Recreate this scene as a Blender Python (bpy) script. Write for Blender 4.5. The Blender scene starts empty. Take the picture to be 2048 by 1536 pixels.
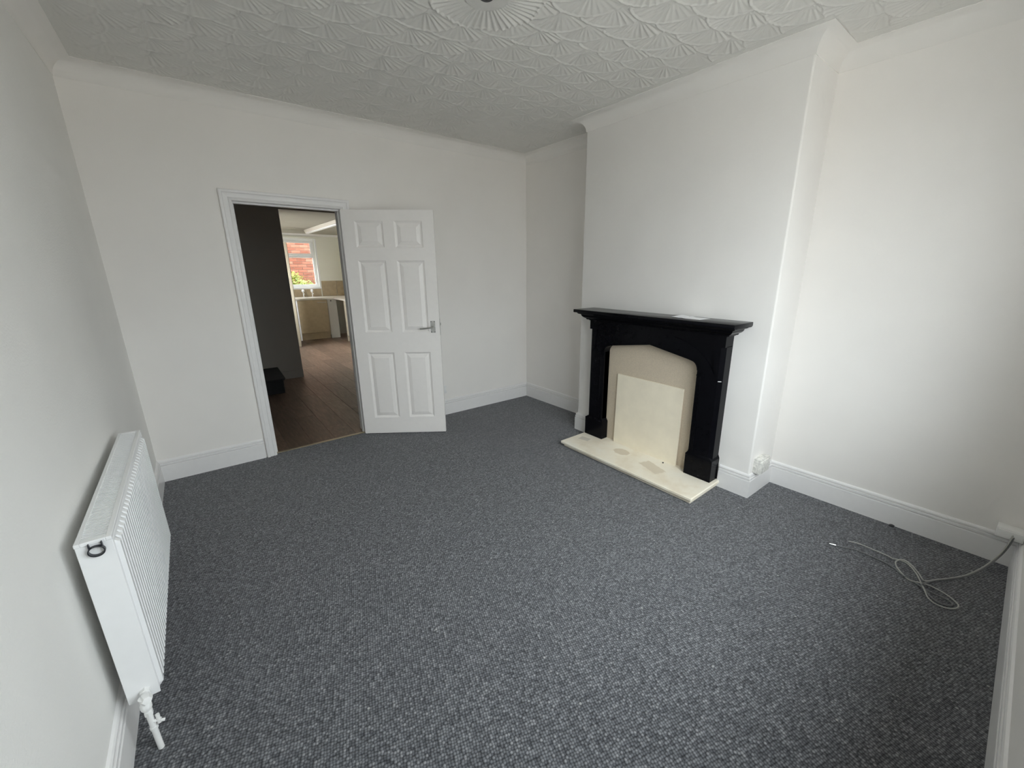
import bpy, bmesh, math, random
import numpy as np
from mathutils import Vector, Matrix

random.seed(7)
rng = np.random.default_rng(11)
sc = bpy.context.scene
COL = sc.collection
R = math.radians

# ------------------------------------------------------------------ camera
cd = bpy.data.cameras.new('camera')
cam = bpy.data.objects.new('camera', cd)
COL.objects.link(cam)
rt = Vector((0.78033194, -0.62536025, -0.0025725))
up = Vector((0.17131014, 0.20980297, 0.96261911))
fw = Vector((0.60144401, 0.75160313, -0.27084652))
m = Matrix.Identity(4)
for i in range(3):
    m[i][0], m[i][1], m[i][2] = rt[i], up[i], -fw[i]
m[2][3] = 1.515
cam.matrix_world = m
cd.sensor_fit = 'HORIZONTAL'
cd.sensor_width = 36.0
cd.lens = 14.4805
cd.shift_x = -0.0142843
cd.shift_y = 0.00098
cd.clip_start = 0.01
cd.clip_end = 200
sc.camera = cam

# ------------------------------------------------------------------ view, world
sc.view_settings.view_transform = 'Standard'
sc.view_settings.look = 'None'
sc.view_settings.gamma = 1.0
sc.view_settings.use_curve_mapping = False
sc.view_settings.exposure = 0.0
sc.cycles.use_denoising = True
sc.cycles.max_bounces = 14
sc.cycles.diffuse_bounces = 10
sc.cycles.transparent_max_bounces = 12
sc.cycles.sample_clamp_indirect = 10.0

SKY = 20.5
w = bpy.data.worlds.new('world')
sc.world = w
w.use_nodes = True
nt = w.node_tree
nt.nodes.clear()
out = nt.nodes.new('ShaderNodeOutputWorld')
bg = nt.nodes.new('ShaderNodeBackground')
tc = nt.nodes.new('ShaderNodeTexCoord')
sep = nt.nodes.new('ShaderNodeSeparateXYZ')
mr = nt.nodes.new('ShaderNodeMapRange')          # overcast sky: zenith three times the horizon
mr.inputs['From Min'].default_value = 0.0
mr.inputs['From Max'].default_value = 1.0
mr.inputs['To Min'].default_value = SKY / 3
mr.inputs['To Max'].default_value = SKY
bg.inputs['Color'].default_value = (0.915, 0.95, 1.0, 1)
nt.links.new(tc.outputs['Generated'], sep.inputs[0])
nt.links.new(sep.outputs['Z'], mr.inputs['Value'])
nt.links.new(mr.outputs[0], bg.inputs['Strength'])
nt.links.new(bg.outputs[0], out.inputs[0])


KXP = 0.86


def portal(name, loc, rot, sx, sy):
    l = bpy.data.lights.new(name, 'AREA')
    l.shape = 'RECTANGLE'
    l.size, l.size_y = sx, sy
    l.cycles.is_portal = True
    o = bpy.data.objects.new(name, l)
    o.location = loc
    o.rotation_euler = rot
    COL.objects.link(o)


WX0, WX1, WZ0, WZ1 = 0.38, 2.28, 0.86, 2.34        # the front window (behind the camera)
portal('daylight_front_window', ((WX0 + WX1) / 2, -0.232, (WZ0 + WZ1) / 2), (R(90), 0, 0), WX1 - WX0, WZ1 - WZ0)
portal('daylight_kitchen_side_window', (KXP, 8.4, 1.545), (0, R(90), 0), 1.19, 2.6)
portal('daylight_kitchen_window', (1.95, 10.97, 1.65), (R(-90), 0, 0), 1.05, 1.1)


# ------------------------------------------------------------------ materials
def new_mat(name):
    mt = bpy.data.materials.new(name)
    mt.use_nodes = True
    n = mt.node_tree
    b = n.nodes['Principled BSDF']
    return mt, n, b


def node(n, t, **kw):
    x = n.nodes.new(t)
    for k, v in kw.items():
        setattr(x, k, v)
    return x


def obj_coord(n, scale=(1, 1, 1), rot=(0, 0, 0)):
    t = node(n, 'ShaderNodeTexCoord')
    mp = node(n, 'ShaderNodeMapping')
    mp.inputs['Scale'].default_value = scale
    mp.inputs['Rotation'].default_value = rot
    n.links.new(t.outputs['Object'], mp.inputs['Vector'])
    return mp.outputs['Vector']


def noise(n, vec, scale, detail=3, rough=0.55):
    x = node(n, 'ShaderNodeTexNoise')
    x.inputs['Scale'].default_value = scale
    x.inputs['Detail'].default_value = detail
    x.inputs['Roughness'].default_value = rough
    n.links.new(vec, x.inputs['Vector'])
    return x.outputs['Fac']


def ramp(n, fac, stops):
    r = node(n, 'ShaderNodeValToRGB')
    e = r.color_ramp.elements
    while len(e) > 1:
        e.remove(e[-1])
    e[0].position, e[0].color = stops[0][0], (*stops[0][1], 1)
    for p, c in stops[1:]:
        k = e.new(p)
        k.color = (*c, 1)
    n.links.new(fac, r.inputs['Fac'])
    return r.outputs['Color']


def bump(n, b, height, strength, dist=0.005, prev=None):
    bp = node(n, 'ShaderNodeBump')
    bp.inputs['Strength'].default_value = strength
    bp.inputs['Distance'].default_value = dist
    n.links.new(height, bp.inputs['Height'])
    if prev is not None:
        n.links.new(prev, bp.inputs['Normal'])
    n.links.new(bp.outputs['Normal'], b.inputs['Normal'])
    return bp.outputs['Normal']


def plain(name, col, rough=0.5, metal=0.0, var=0.04, nscale=30, bmp=0.0, bscale=200):
    mt, n, b = new_mat(name)
    v = obj_coord(n)
    f = noise(n, v, nscale)
    lo = tuple(max(0, c * (1 - var)) for c in col)
    hi = tuple(min(1, c * (1 + var)) for c in col)
    n.links.new(ramp(n, f, [(0.3, lo), (0.7, hi)]), b.inputs['Base Color'])
    b.inputs['Roughness'].default_value = rough
    b.inputs['Metallic'].default_value = metal
    if bmp:
        bump(n, b, noise(n, v, bscale, 4), bmp, 0.002)
    return mt


def paint_mat(name, col, grain=420, strength=0.25, lump=0.0, var=0.015):
    mt, n, b = new_mat(name)
    v = obj_coord(n)
    f = noise(n, v, 2.2, 3)
    n.links.new(ramp(n, f, [(0.3, tuple(c * (1 - var) for c in col)), (0.7, tuple(c * (1 + var) for c in col))]), b.inputs['Base Color'])
    b.inputs['Roughness'].default_value = 0.75
    b.inputs['Specular IOR Level'].default_value = 0.3
    p = bump(n, b, noise(n, v, grain, 2), strength, 0.0015)
    if lump:
        p = bump(n, b, noise(n, v, 5, 3, 0.55), lump, 0.02, p)
    return mt


M = {}
M['wall'] = paint_mat('wall_paint', (0.875, 0.85, 0.82))
M['wall_left'] = paint_mat('wall_paper_paint', (0.84, 0.83, 0.805), grain=130, strength=1.0)
M['breast'] = paint_mat('breast_plaster', (0.85, 0.83, 0.805), grain=300, strength=0.3, lump=0.42)
M['ceiling'] = paint_mat('ceiling_paint', (0.73, 0.72, 0.69), grain=520, strength=0.35)
M['cove'] = paint_mat('cove_paint', (0.84, 0.82, 0.79), grain=400, strength=0.15)
M['gloss'] = plain('white_gloss', (0.84, 0.83, 0.825), 0.32, var=0.012, bmp=0.05, bscale=60)
M['door'] = plain('door_paint', (0.89, 0.86, 0.835), 0.38, var=0.01, bmp=0.08, bscale=350)
M['radiator'] = plain('radiator_enamel', (0.84, 0.845, 0.85), 0.3, var=0.01)
M['shadegrey'] = plain('shade_darkened_enamel', (0.22, 0.225, 0.23), 0.7, var=0.2)  # white enamel darkened, so the shade between the fins sits in the colour
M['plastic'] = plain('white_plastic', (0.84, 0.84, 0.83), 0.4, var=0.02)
M['black'] = plain('black_gloss_paint', (0.0035, 0.0035, 0.005), 0.2, var=0.2, bmp=0.04, bscale=90)
M['black'].node_tree.nodes['Principled BSDF'].inputs['Specular IOR Level'].default_value = 0.11
M['blackrub'] = plain('black_rubber', (0.02, 0.022, 0.028), 0.35, var=0.1)
M['metal'] = plain('satin_metal', (0.55, 0.55, 0.53), 0.35, 1.0, var=0.05)
M['chrome'] = plain('chrome', (0.85, 0.85, 0.86), 0.12, 1.0, var=0.02)
M['dark'] = plain('dark_screw', (0.03, 0.03, 0.03), 0.5, 0.6)
M['mdf'] = plain('fire_panel', (0.60, 0.515, 0.40), 0.7, var=0.07, nscale=120, bmp=0.12, bscale=300)
M['board'] = plain('cream_board', (0.88, 0.805, 0.65), 0.6, var=0.035, nscale=9, bmp=0.05, bscale=120)
M['paper'] = plain('white_paper', (0.86, 0.86, 0.88), 0.6, var=0.02)
M['brass'] = plain('threshold_metal', (0.52, 0.45, 0.32), 0.35, 0.9)
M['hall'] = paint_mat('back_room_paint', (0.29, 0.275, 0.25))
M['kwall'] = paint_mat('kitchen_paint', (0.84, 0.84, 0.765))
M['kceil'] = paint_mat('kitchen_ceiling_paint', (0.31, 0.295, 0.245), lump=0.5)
M['unit'] = plain('beech_laminate', (0.46, 0.37, 0.235), 0.45, var=0.06, nscale=14)
M['cream'] = plain('cream_paint', (0.42, 0.375, 0.28), 0.4, var=0.03)
M['panel'] = plain('pale_panel', (0.55, 0.53, 0.47), 0.45, var=0.02)
M['worktop'] = plain('pale_worktop', (0.70, 0.66, 0.58), 0.35, var=0.06, nscale=60)
M['tile'] = plain('beige_tile', (0.42, 0.33, 0.21), 0.3, var=0.12, nscale=12)
M['grout'] = plain('grout', (0.55, 0.48, 0.36), 0.8)
M['upvc'] = plain('white_frame', (0.86, 0.87, 0.88), 0.3, var=0.01)
M['stair'] = plain('dark_stair_carpet', (0.006, 0.006, 0.007), 0.9, var=0.3, bmp=0.2, bscale=400)
M['cablegrey'] = plain('grey_cable', (0.17, 0.175, 0.175), 0.45)
M['cablewhite'] = plain('white_cable', (0.40, 0.40, 0.375), 0.45)
M['cableblack'] = plain('dark_cable', (0.05, 0.052, 0.06), 0.45)
M['paving'] = plain('paving', (0.315, 0.295, 0.27), 0.85, var=0.2, nscale=3)
M['street'] = plain('unseen_wall_brick', (0.30, 0.245, 0.20), 0.9, var=0.15, nscale=2)
M['mortar'] = plain('mortar', (0.22, 0.19, 0.16), 0.9)
M['stem'] = plain('bush_stem', (0.12, 0.08, 0.05), 0.8)
M['boxpaint'] = plain('blotchy_paint', (0.72, 0.71, 0.67), 0.6, var=0.22, nscale=70, bmp=0.5, bscale=90)
M['dirt'] = plain('dark_crumb', (0.05, 0.05, 0.055), 0.8)
M['gapdark'] = plain('gap_shade', (0.05, 0.045, 0.04), 0.8)


def glass_mat():
    mt, n, b = new_mat('window_glass')
    n.nodes.remove(b)
    o = n.nodes['Material Output']
    tr = node(n, 'ShaderNodeBsdfTransparent')
    tr.inputs['Color'].default_value = (0.95, 0.97, 0.96, 1)
    gl = node(n, 'ShaderNodeBsdfGlossy')
    gl.inputs['Roughness'].default_value = 0.02
    fr = node(n, 'ShaderNodeFresnel')
    geo = node(n, 'ShaderNodeNewGeometry')          # both faces of the thin pane reflect alike
    ior = node(n, 'ShaderNodeMapRange')
    ior.inputs['To Min'].default_value = 1.45
    ior.inputs['To Max'].default_value = 1 / 1.45
    n.links.new(geo.outputs['Backfacing'], ior.inputs['Value'])
    n.links.new(ior.outputs[0], fr.inputs['IOR'])
    mx = node(n, 'ShaderNodeMixShader')
    n.links.new(fr.outputs[0], mx.inputs[0])
    n.links.new(tr.outputs[0], mx.inputs[1])
    n.links.new(gl.outputs[0], mx.inputs[2])
    n.links.new(mx.outputs[0], o.inputs['Surface'])
    return mt


M['glass'] = glass_mat()


def carpet_mat():
    mt, n, b = new_mat('charcoal_loop_carpet')
    v = obj_coord(n, rot=(0, 0, R(17)))
    vo = node(n, 'ShaderNodeTexVoronoi')
    vo.inputs['Scale'].default_value = 105
    vo.inputs['Randomness'].default_value = 0.42
    n.links.new(v, vo.inputs['Vector'])
    sepc = node(n, 'ShaderNodeSeparateColor')
    n.links.new(vo.outputs['Color'], sepc.inputs[0])
    tuft = ramp(n, sepc.outputs[0], [(0.0, (0.110, 0.115, 0.126)), (0.5, (0.168, 0.175, 0.188)), (0.9, (0.235, 0.243, 0.257)), (1.0, (0.30, 0.305, 0.315))])
    shade = ramp(n, vo.outputs['Distance'], [(0.2, (1, 1, 1)), (0.72, (0.16, 0.16, 0.17))])
    mul = node(n, 'ShaderNodeMix', data_type='RGBA', blend_type='MULTIPLY')
    mul.inputs[0].default_value = 1.0
    n.links.new(tuft, mul.inputs[6])
    n.links.new(shade, mul.inputs[7])
    lint = node(n, 'ShaderNodeTexVoronoi', voronoi_dimensions='2D')
    lint.inputs['Scale'].default_value = 2.6
    n.links.new(v, lint.inputs['Vector'])
    fleck = ramp(n, lint.outputs['Distance'], [(0.0, (1, 1, 1)), (0.010, (1, 1, 1)), (0.013, (0, 0, 0))])
    mx = node(n, 'ShaderNodeMix', data_type='RGBA')
    n.links.new(fleck, mx.inputs[0])
    n.links.new(mul.outputs[2], mx.inputs[6])
    mx.inputs[7].default_value = (0.34, 0.34, 0.33, 1)
    n.links.new(mx.outputs[2], b.inputs['Base Color'])
    b.inputs['Roughness'].default_value = 0.95
    b.inputs['Specular IOR Level'].default_value = 0.15
    b.inputs['Sheen Weight'].default_value = 0.25
    b.inputs['Sheen Roughness'].default_value = 0.5
    inv = node(n, 'ShaderNodeMath', operation='SUBTRACT')
    inv.inputs[0].default_value = 1.0
    n.links.new(vo.outputs['Distance'], inv.inputs[1])
    p = bump(n, b, inv.outputs[0], 0.8, 0.006)
    bump(n, b, noise(n, v, 600, 2), 0.3, 0.002, p)
    return mt


M['carpet'] = carpet_mat()


def wood_mat():
    mt, n, b = new_mat('dark_oak_laminate')
    v = obj_coord(n, scale=(9, 0.9, 9))
    oi = node(n, 'ShaderNodeObjectInfo')
    add = node(n, 'ShaderNodeVectorMath', operation='ADD')
    mulv = node(n, 'ShaderNodeVectorMath', operation='SCALE')
    comb = node(n, 'ShaderNodeCombineXYZ')
    n.links.new(oi.outputs['Random'], comb.inputs[0])
    n.links.new(oi.outputs['Random'], comb.inputs[1])
    n.links.new(comb.outputs[0], mulv.inputs[0])
    mulv.inputs['Scale'].default_value = 37
    n.links.new(v, add.inputs[0])
    n.links.new(mulv.outputs[0], add.inputs[1])
    f = noise(n, add.outputs[0], 5, 6, 0.6)
    col = ramp(n, f, [(0.25, (0.085, 0.052, 0.034)), (0.55, (0.165, 0.108, 0.075)), (0.8, (0.25, 0.18, 0.13))])
    tone = node(n, 'ShaderNodeMapRange')
    tone.inputs['To Min'].default_value = 0.75
    tone.inputs['To Max'].default_value = 1.2
    n.links.new(oi.outputs['Random'], tone.inputs['Value'])
    mul = node(n, 'ShaderNodeMix', data_type='RGBA', blend_type='MULTIPLY')
    mul.inputs[0].default_value = 1.0
    n.links.new(col, mul.inputs[6])
    n.links.new(tone.outputs[0], mul.inputs[7])
    n.links.new(mul.outputs[2], b.inputs['Base Color'])
    b.inputs['Roughness'].default_value = 0.42
    return mt


M['wood'] = wood_mat()


def hearth_mat():
    mt, n, b = new_mat('cream_marble_hearth')
    v = obj_coord(n)
    base = ramp(n, noise(n, v, 5, 5, 0.6), [(0.3, (0.80, 0.71, 0.56)), (0.5, (0.90, 0.835, 0.70)), (0.75, (0.92, 0.88, 0.78))])

    def stain(cx, cy, sx, sy, ang, box, prev, col):
        mp = node(n, 'ShaderNodeMapping', vector_type='TEXTURE')
        mp.inputs['Location'].default_value = (cx, cy, 0)
        mp.inputs['Rotation'].default_value = (0, 0, ang)
        mp.inputs['Scale'].default_value = (sx, sy, 1)
        n.links.new(v, mp.inputs['Vector'])
        s = node(n, 'ShaderNodeSeparateXYZ')
        n.links.new(mp.outputs[0], s.inputs[0])
        if box:
            a = node(n, 'ShaderNodeMath', operation='ABSOLUTE')
            c = node(n, 'ShaderNodeMath', operation='ABSOLUTE')
            d = node(n, 'ShaderNodeMath', operation='MAXIMUM')
            n.links.new(s.outputs[0], a.inputs[0])
            n.links.new(s.outputs[1], c.inputs[0])
            n.links.new(a.outputs[0], d.inputs[0])
            n.links.new(c.outputs[0], d.inputs[1])
        else:
            cmb = node(n, 'ShaderNodeCombineXYZ')
            n.links.new(s.outputs[0], cmb.inputs[0])
            n.links.new(s.outputs[1], cmb.inputs[1])
            d = node(n, 'ShaderNodeVectorMath', operation='LENGTH')
            n.links.new(cmb.outputs[0], d.inputs[0])
        dd = d.outputs['Value'] if 'Value' in d.outputs else d.outputs[0]
        ad = node(n, 'ShaderNodeMath', operation='MULTIPLY_ADD')
        n.links.new(noise(n, v, 40, 3), ad.inputs[0])
        ad.inputs[1].default_value = 0.3
        n.links.new(dd, ad.inputs[2])
        fac = ramp(n, ad.outputs[0], [(1.02, (0.75, 0.75, 0.75)), (1.0, (0.75, 0.75, 0.75))] if False else [(0.0, (0.75,) * 3), (0.90, (0.75,) * 3), (1.08, (0, 0, 0))])
        mx = node(n, 'ShaderNodeMix', data_type='RGBA')
        n.links.new(fac, mx.inputs[0])
        n.links.new(prev, mx.inputs[6])
        mx.inputs[7].default_value = (*col, 1)
        return mx.outputs[2]

    c = stain(0.033, 0.137, 0.066, 0.088, 0, False, base, (0.62, 0.53, 0.40))
    c = stain(-0.008, -0.19, 0.062, 0.125, R(-17), True, c, (0.66, 0.575, 0.44))
    c = stain(-0.005, 0.52, 0.04, 0.06, R(10), True, c, (0.62, 0.57, 0.48))
    n.links.new(c, b.inputs['Base Color'])
    b.inputs['Roughness'].default_value = 0.55
    return mt


M['hearth'] = hearth_mat()


def random_tint(name, cols, rough=0.8):
    mt, n, b = new_mat(name)
    oi = node(n, 'ShaderNodeObjectInfo')
    n.links.new(ramp(n, oi.outputs['Random'], cols), b.inputs['Base Color'])
    b.inputs['Roughness'].default_value = rough
    return mt


M['brick'] = random_tint('red_brick', [(0.0, (0.22, 0.075, 0.045)), (0.5, (0.31, 0.115, 0.07)), (1.0, (0.40, 0.18, 0.12))])


def leaf_mat():
    mt, n, b = new_mat('yellow_green_leaf')
    v = obj_coord(n)
    n.links.new(ramp(n, noise(n, v, 14, 2), [(0.3, (0.08, 0.14, 0.015)), (0.5, (0.21, 0.26, 0.03)), (0.7, (0.36, 0.36, 0.08))]), b.inputs['Base Color'])
    b.inputs['Roughness'].default_value = 0.5
    return mt


M['leaf'] = leaf_mat()


# ------------------------------------------------------------------ builders
def link_mesh(name, bm, mat, parent=None, origin=(0, 0, 0), smooth=True, angle=32):
    me = bpy.data.meshes.new(name)
    if Vector(origin).length:
        bmesh.ops.translate(bm, verts=bm.verts, vec=-Vector(origin))
    bm.normal_update()
    bm.to_mesh(me)
    bm.free()
    me.materials.append(mat)
    if smooth:
        me.polygons.foreach_set('use_smooth', [True] * len(me.polygons))
        me.set_sharp_from_angle(angle=R(angle))
    o = bpy.data.objects.new(name, me)
    COL.objects.link(o)
    if parent is not None:
        o.parent = parent
    else:
        o.location = origin
    return o


def world_of(o):
    p = Vector((0, 0, 0))
    while o is not None:
        p += o.location
        o = o.parent
    return p


def part(name, bm, mat, parent, label=None, **k):
    """bm in world coordinates; the parent's location (unrotated) is taken off."""
    o = link_mesh(name, bm, mat, parent, world_of(parent), **k)
    if label:
        o['label'] = label
    return o


def empty(name, loc):
    o = bpy.data.objects.new(name, None)
    o.location = loc
    o.empty_display_size = 0.05
    COL.objects.link(o)
    return o


def tag(o, label, cat, group=None):
    o['label'] = label
    o['category'] = cat
    if group:
        o['group'] = group
    return o


def structure(o, label=None):
    o['kind'] = 'structure'
    if label:
        o['label'] = label
    return o


def box(bm, lo, hi, bev=0.0, seg=1, rot=None, pivot=None):
    t = bmesh.new()
    bmesh.ops.create_cube(t, size=1.0)
    lo, hi = Vector(lo), Vector(hi)
    c, s = (lo + hi) / 2, hi - lo
    for v in t.verts:
        v.co = Vector((v.co.x * s.x, v.co.y * s.y, v.co.z * s.z)) + c
    if bev:
        bmesh.ops.bevel(t, geom=list(t.edges), offset=bev, segments=seg, affect='EDGES', profile=0.5)
    if rot is not None:
        bmesh.ops.rotate(t, verts=t.verts, cent=pivot or c, matrix=rot)
    merge(bm, t)


def merge(bm, t):
    me = bpy.data.meshes.new('tmp')
    t.to_mesh(me)
    t.free()
    bm.from_mesh(me)
    bpy.data.meshes.remove(me)


def prism(bm, pts, z0, z1, axis='z', bev=0.0):
    """closed polygon extruded along an axis; pts are the two other coordinates in order."""
    def P(a, b, c):
        return {'z': (a, b, c), 'x': (c, a, b), 'y': (a, c, b)}[axis]
    t = bmesh.new()
    A = [t.verts.new(P(a, b, z0)) for a, b in pts]
    B = [t.verts.new(P(a, b, z1)) for a, b in pts]
    n = len(pts)
    t.faces.new(A)
    t.faces.new(B)
    for i in range(n):
        t.faces.new((A[i], A[(i + 1) % n], B[(i + 1) % n], B[i]))
    bmesh.ops.recalc_face_normals(t, faces=t.faces)
    if bev:
        bmesh.ops.bevel(t, geom=list(t.edges), offset=bev, segments=1, affect='EDGES')
    merge(bm, t)


def cyl(bm, p, q, r0, r1=None, n=20, cap=True):
    p, q = Vector(p), Vector(q)
    d = (q - p)
    t = bmesh.new()
    bmesh.ops.create_cone(t, cap_ends=cap, segments=n, radius1=r0, radius2=r0 if r1 is None else r1, depth=d.length)
    mt = Matrix.Translation((p + q) / 2) @ d.to_track_quat('Z', 'Y').to_matrix().to_4x4()
    bmesh.ops.transform(t, matrix=mt, verts=t.verts)
    merge(bm, t)


def lathe(bm, prof, c, n=32, axis=Vector((0, 0, 1))):
    """prof: (radius, height) pairs from bottom to top."""
    t = bmesh.new()
    rings = []
    for r, h in prof:
        rings.append([t.verts.new((r * math.cos(2 * math.pi * k / n), r * math.sin(2 * math.pi * k / n), h)) for k in range(n)])
    for a, b in zip(rings, rings[1:]):
        for k in range(n):
            t.faces.new((a[k], a[(k + 1) % n], b[(k + 1) % n], b[k]))
    t.faces.new(list(reversed(rings[0])))
    t.faces.new(rings[-1])
    bmesh.ops.remove_doubles(t, verts=t.verts, dist=1e-6)
    mt = Matrix.Translation(c) @ axis.to_track_quat('Z', 'Y').to_matrix().to_4x4()
    bmesh.ops.transform(t, matrix=mt, verts=t.verts)
    bmesh.ops.recalc_face_normals(t, faces=t.faces)
    merge(bm, t)


def catmull(pts, sub=8):
    P = [Vector(p) for p in pts]
    P = [2 * P[0] - P[1]] + P + [2 * P[-1] - P[-2]]
    out = []
    for i in range(1, len(P) - 2):
        a, b, c, d = P[i - 1:i + 3]
        for k in range(sub):
            t = k / sub
            out.append(0.5 * (2 * b + (c - a) * t + (2 * a - 5 * b + 4 * c - d) * t * t + (3 * b - a - 3 * c + d) * t ** 3))
    out.append(P[-2])
    return out


def tube(bm, pts, r, n=8):
    t = bmesh.new()
    rings = []
    prev = None
    for i, p in enumerate(pts):
        d = (pts[min(i + 1, len(pts) - 1)] - pts[max(i - 1, 0)]).normalized()
        if prev is None:
            a = d.orthogonal().normalized()
        else:
            a = (prev - d * prev.dot(d)).normalized()
        prev = a
        b = d.cross(a)
        rings.append([t.verts.new(p + r * (math.cos(2 * math.pi * k / n) * a + math.sin(2 * math.pi * k / n) * b)) for k in range(n)])
    for A, B in zip(rings, rings[1:]):
        for k in range(n):
            t.faces.new((A[k], A[(k + 1) % n], B[(k + 1) % n], B[k]))
    t.faces.new(list(reversed(rings[0])))
    t.faces.new(rings[-1])
    bmesh.ops.recalc_face_normals(t, faces=t.faces)
    merge(bm, t)


def sweep(bm, path, prof, i0, i1, closed=True):
    """profile (inward offset, z) run along the path edges i0..i1 with mitred corners; inside lies to the left."""
    n = len(path)
    P = [Vector((p[0], p[1])) for p in path]

    def mitre(k, off):
        a, b, c = P[(k - 1) % n], P[k % n], P[(k + 1) % n]
        d1, d2 = (b - a).normalized(), (c - b).normalized()
        n1, n2 = Vector((-d1.y, d1.x)), Vector((-d2.y, d2.x))
        if not closed and k == 0:
            return b + n2 * off
        if not closed and k == n - 1:
            return b + n1 * off
        mm = n1 + n2
        return b + mm * (off / max(0.15, mm.dot(n1)))
    t = bmesh.new()
    rows = []
    for k in range(i0, i1 + 1):
        rows.append([t.verts.new((*mitre(k, o), z)) for o, z in prof])
    m_ = len(prof)
    for A, B in zip(rows, rows[1:]):
        for j in range(m_):
            t.faces.new((A[j], B[j], B[(j + 1) % m_], A[(j + 1) % m_]))
    t.faces.new(rows[0])
    t.faces.new(list(reversed(rows[-1])))
    bmesh.ops.recalc_face_normals(t, faces=t.faces)
    merge(bm, t)


# ------------------------------------------------------------------ room dimensions (metres)
H = 2.68
def xL(y): return -0.407 + 0.0061 * (y - 2.27)
def xW(y): return 3.101 - 0.0146 * (y - 2.27)
def yF(x): return -0.176 + 0.0159 * (x - 3.03)
YB = 3.847
XD, YN, YE = 2.759, 1.031, 2.653                     # chimney breast
XLF, XRF = xL(-0.2), xW(-0.2)
PATH = [(XLF, yF(XLF)), (XRF, yF(XRF)), (xW(YN), YN), (XD, YN), (XD, YE), (xW(YE), YE), (xW(YB), YB), (xL(YB), YB)]
DX0, DX1, DZ = 0.352, 1.098, 1.998                   # clear opening of the doorway
TOPZ = H + 0.15

# ---- floor
bm = bmesh.new()
prism(bm, [(XLF - .3, -0.5), (XRF + .3, -0.5), (XRF + .3, YB), (DX1 + .03, YB), (DX1 + .03, YB + .03), (DX0 - .03, YB + .03), (DX0 - .03, YB), (XLF - .3, YB)], -0.12, 0.0)
fl = structure(link_mesh('floor', bm, M['carpet'], smooth=False), 'charcoal grey loop-pile carpet floor of the empty front room')

# ---- walls
def wall(name, boxes, mat, label=None, polys=()):
    b = bmesh.new()
    for lo, hi in boxes:
        box(b, lo, hi)
    for p in polys:
        prism(b, p, -0.1, TOPZ)
    return structure(link_mesh(name, b, mat, smooth=False), label)


wall('wall_left', [], M['wall_left'], polys=[[(xL(-.5), -.5), (xL(YB), YB + .0), (xL(YB) - .25, YB), (xL(-.5) - .25, -.5)]])
wall('wall_back', [((-.7, YB, -.1), (DX0 - .03, YB + .15, TOPZ)), ((DX1 + .03, YB, -.1), (3.4, YB + .15, TOPZ)), ((DX0 - .03, YB, DZ + .03), (DX1 + .03, YB + .15, TOPZ))], M['wall'])
wall('wall_right', [], M['wall'], polys=[[(xW(-.5), -.5), (xW(-.5) + .25, -.5), (xW(YB) + .25, YB), (xW(YB), YB)]])

# chimney breast: softly rounded corners
def rounded(pts, rad, which, n=6):
    out_ = []
    for i, p in enumerate(pts):
        if i not in which:
            out_.append(p)
            continue
        a, b, c = Vector(pts[i - 1]), Vector(p), Vector(pts[(i + 1) % len(pts)])
        d1, d2 = (a - b).normalized(), (c - b).normalized()
        s, e = b + d1 * rad, b + d2 * rad
        cen = b + (d1 + d2) * rad
        for k in range(n + 1):
            th = k / n * math.pi / 2
            out_.append(tuple(cen - d2 * rad * math.cos(th) - d1 * rad * math.sin(th)))
    return out_


bm = bmesh.new()
prism(bm, rounded([(3.2, YN), (XD, YN), (XD, YE), (3.2, YE)], 0.012, (1, 2)), -0.1, TOPZ)
structure(link_mesh('wall_chimney_breast', bm, M['breast']), 'white plastered chimney breast behind the black fire surround')

# front wall with the window opening (behind the camera)
FT = 0.13
def fwp(x0, x1, z0, z1, b):
    t = bmesh.new()
    v = [t.verts.new(p) for p in [(x0, yF(x0), z0), (x1, yF(x1), z0), (x1, yF(x1) - FT, z0), (x0, yF(x0) - FT, z0), (x0, yF(x0), z1), (x1, yF(x1), z1), (x1, yF(x1) - FT, z1), (x0, yF(x0) - FT, z1)]]
    for f in ((0, 1, 2, 3), (4, 5, 6, 7), (0, 1, 5, 4), (1, 2, 6, 5), (2, 3, 7, 6), (3, 0, 4, 7)):
        t.faces.new([v[i] for i in f])
    bmesh.ops.recalc_face_normals(t, faces=t.faces)
    merge(b, t)


bm = bmesh.new()
fwp(-.65, WX0, -.1, TOPZ, bm)
fwp(WX1, 3.4, -.1, TOPZ, bm)
fwp(WX0, WX1, -.1, WZ0, bm)
fwp(WX0, WX1, WZ1, TOPZ, bm)
structure(link_mesh('wall_front', bm, M['wall'], smooth=False))

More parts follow.
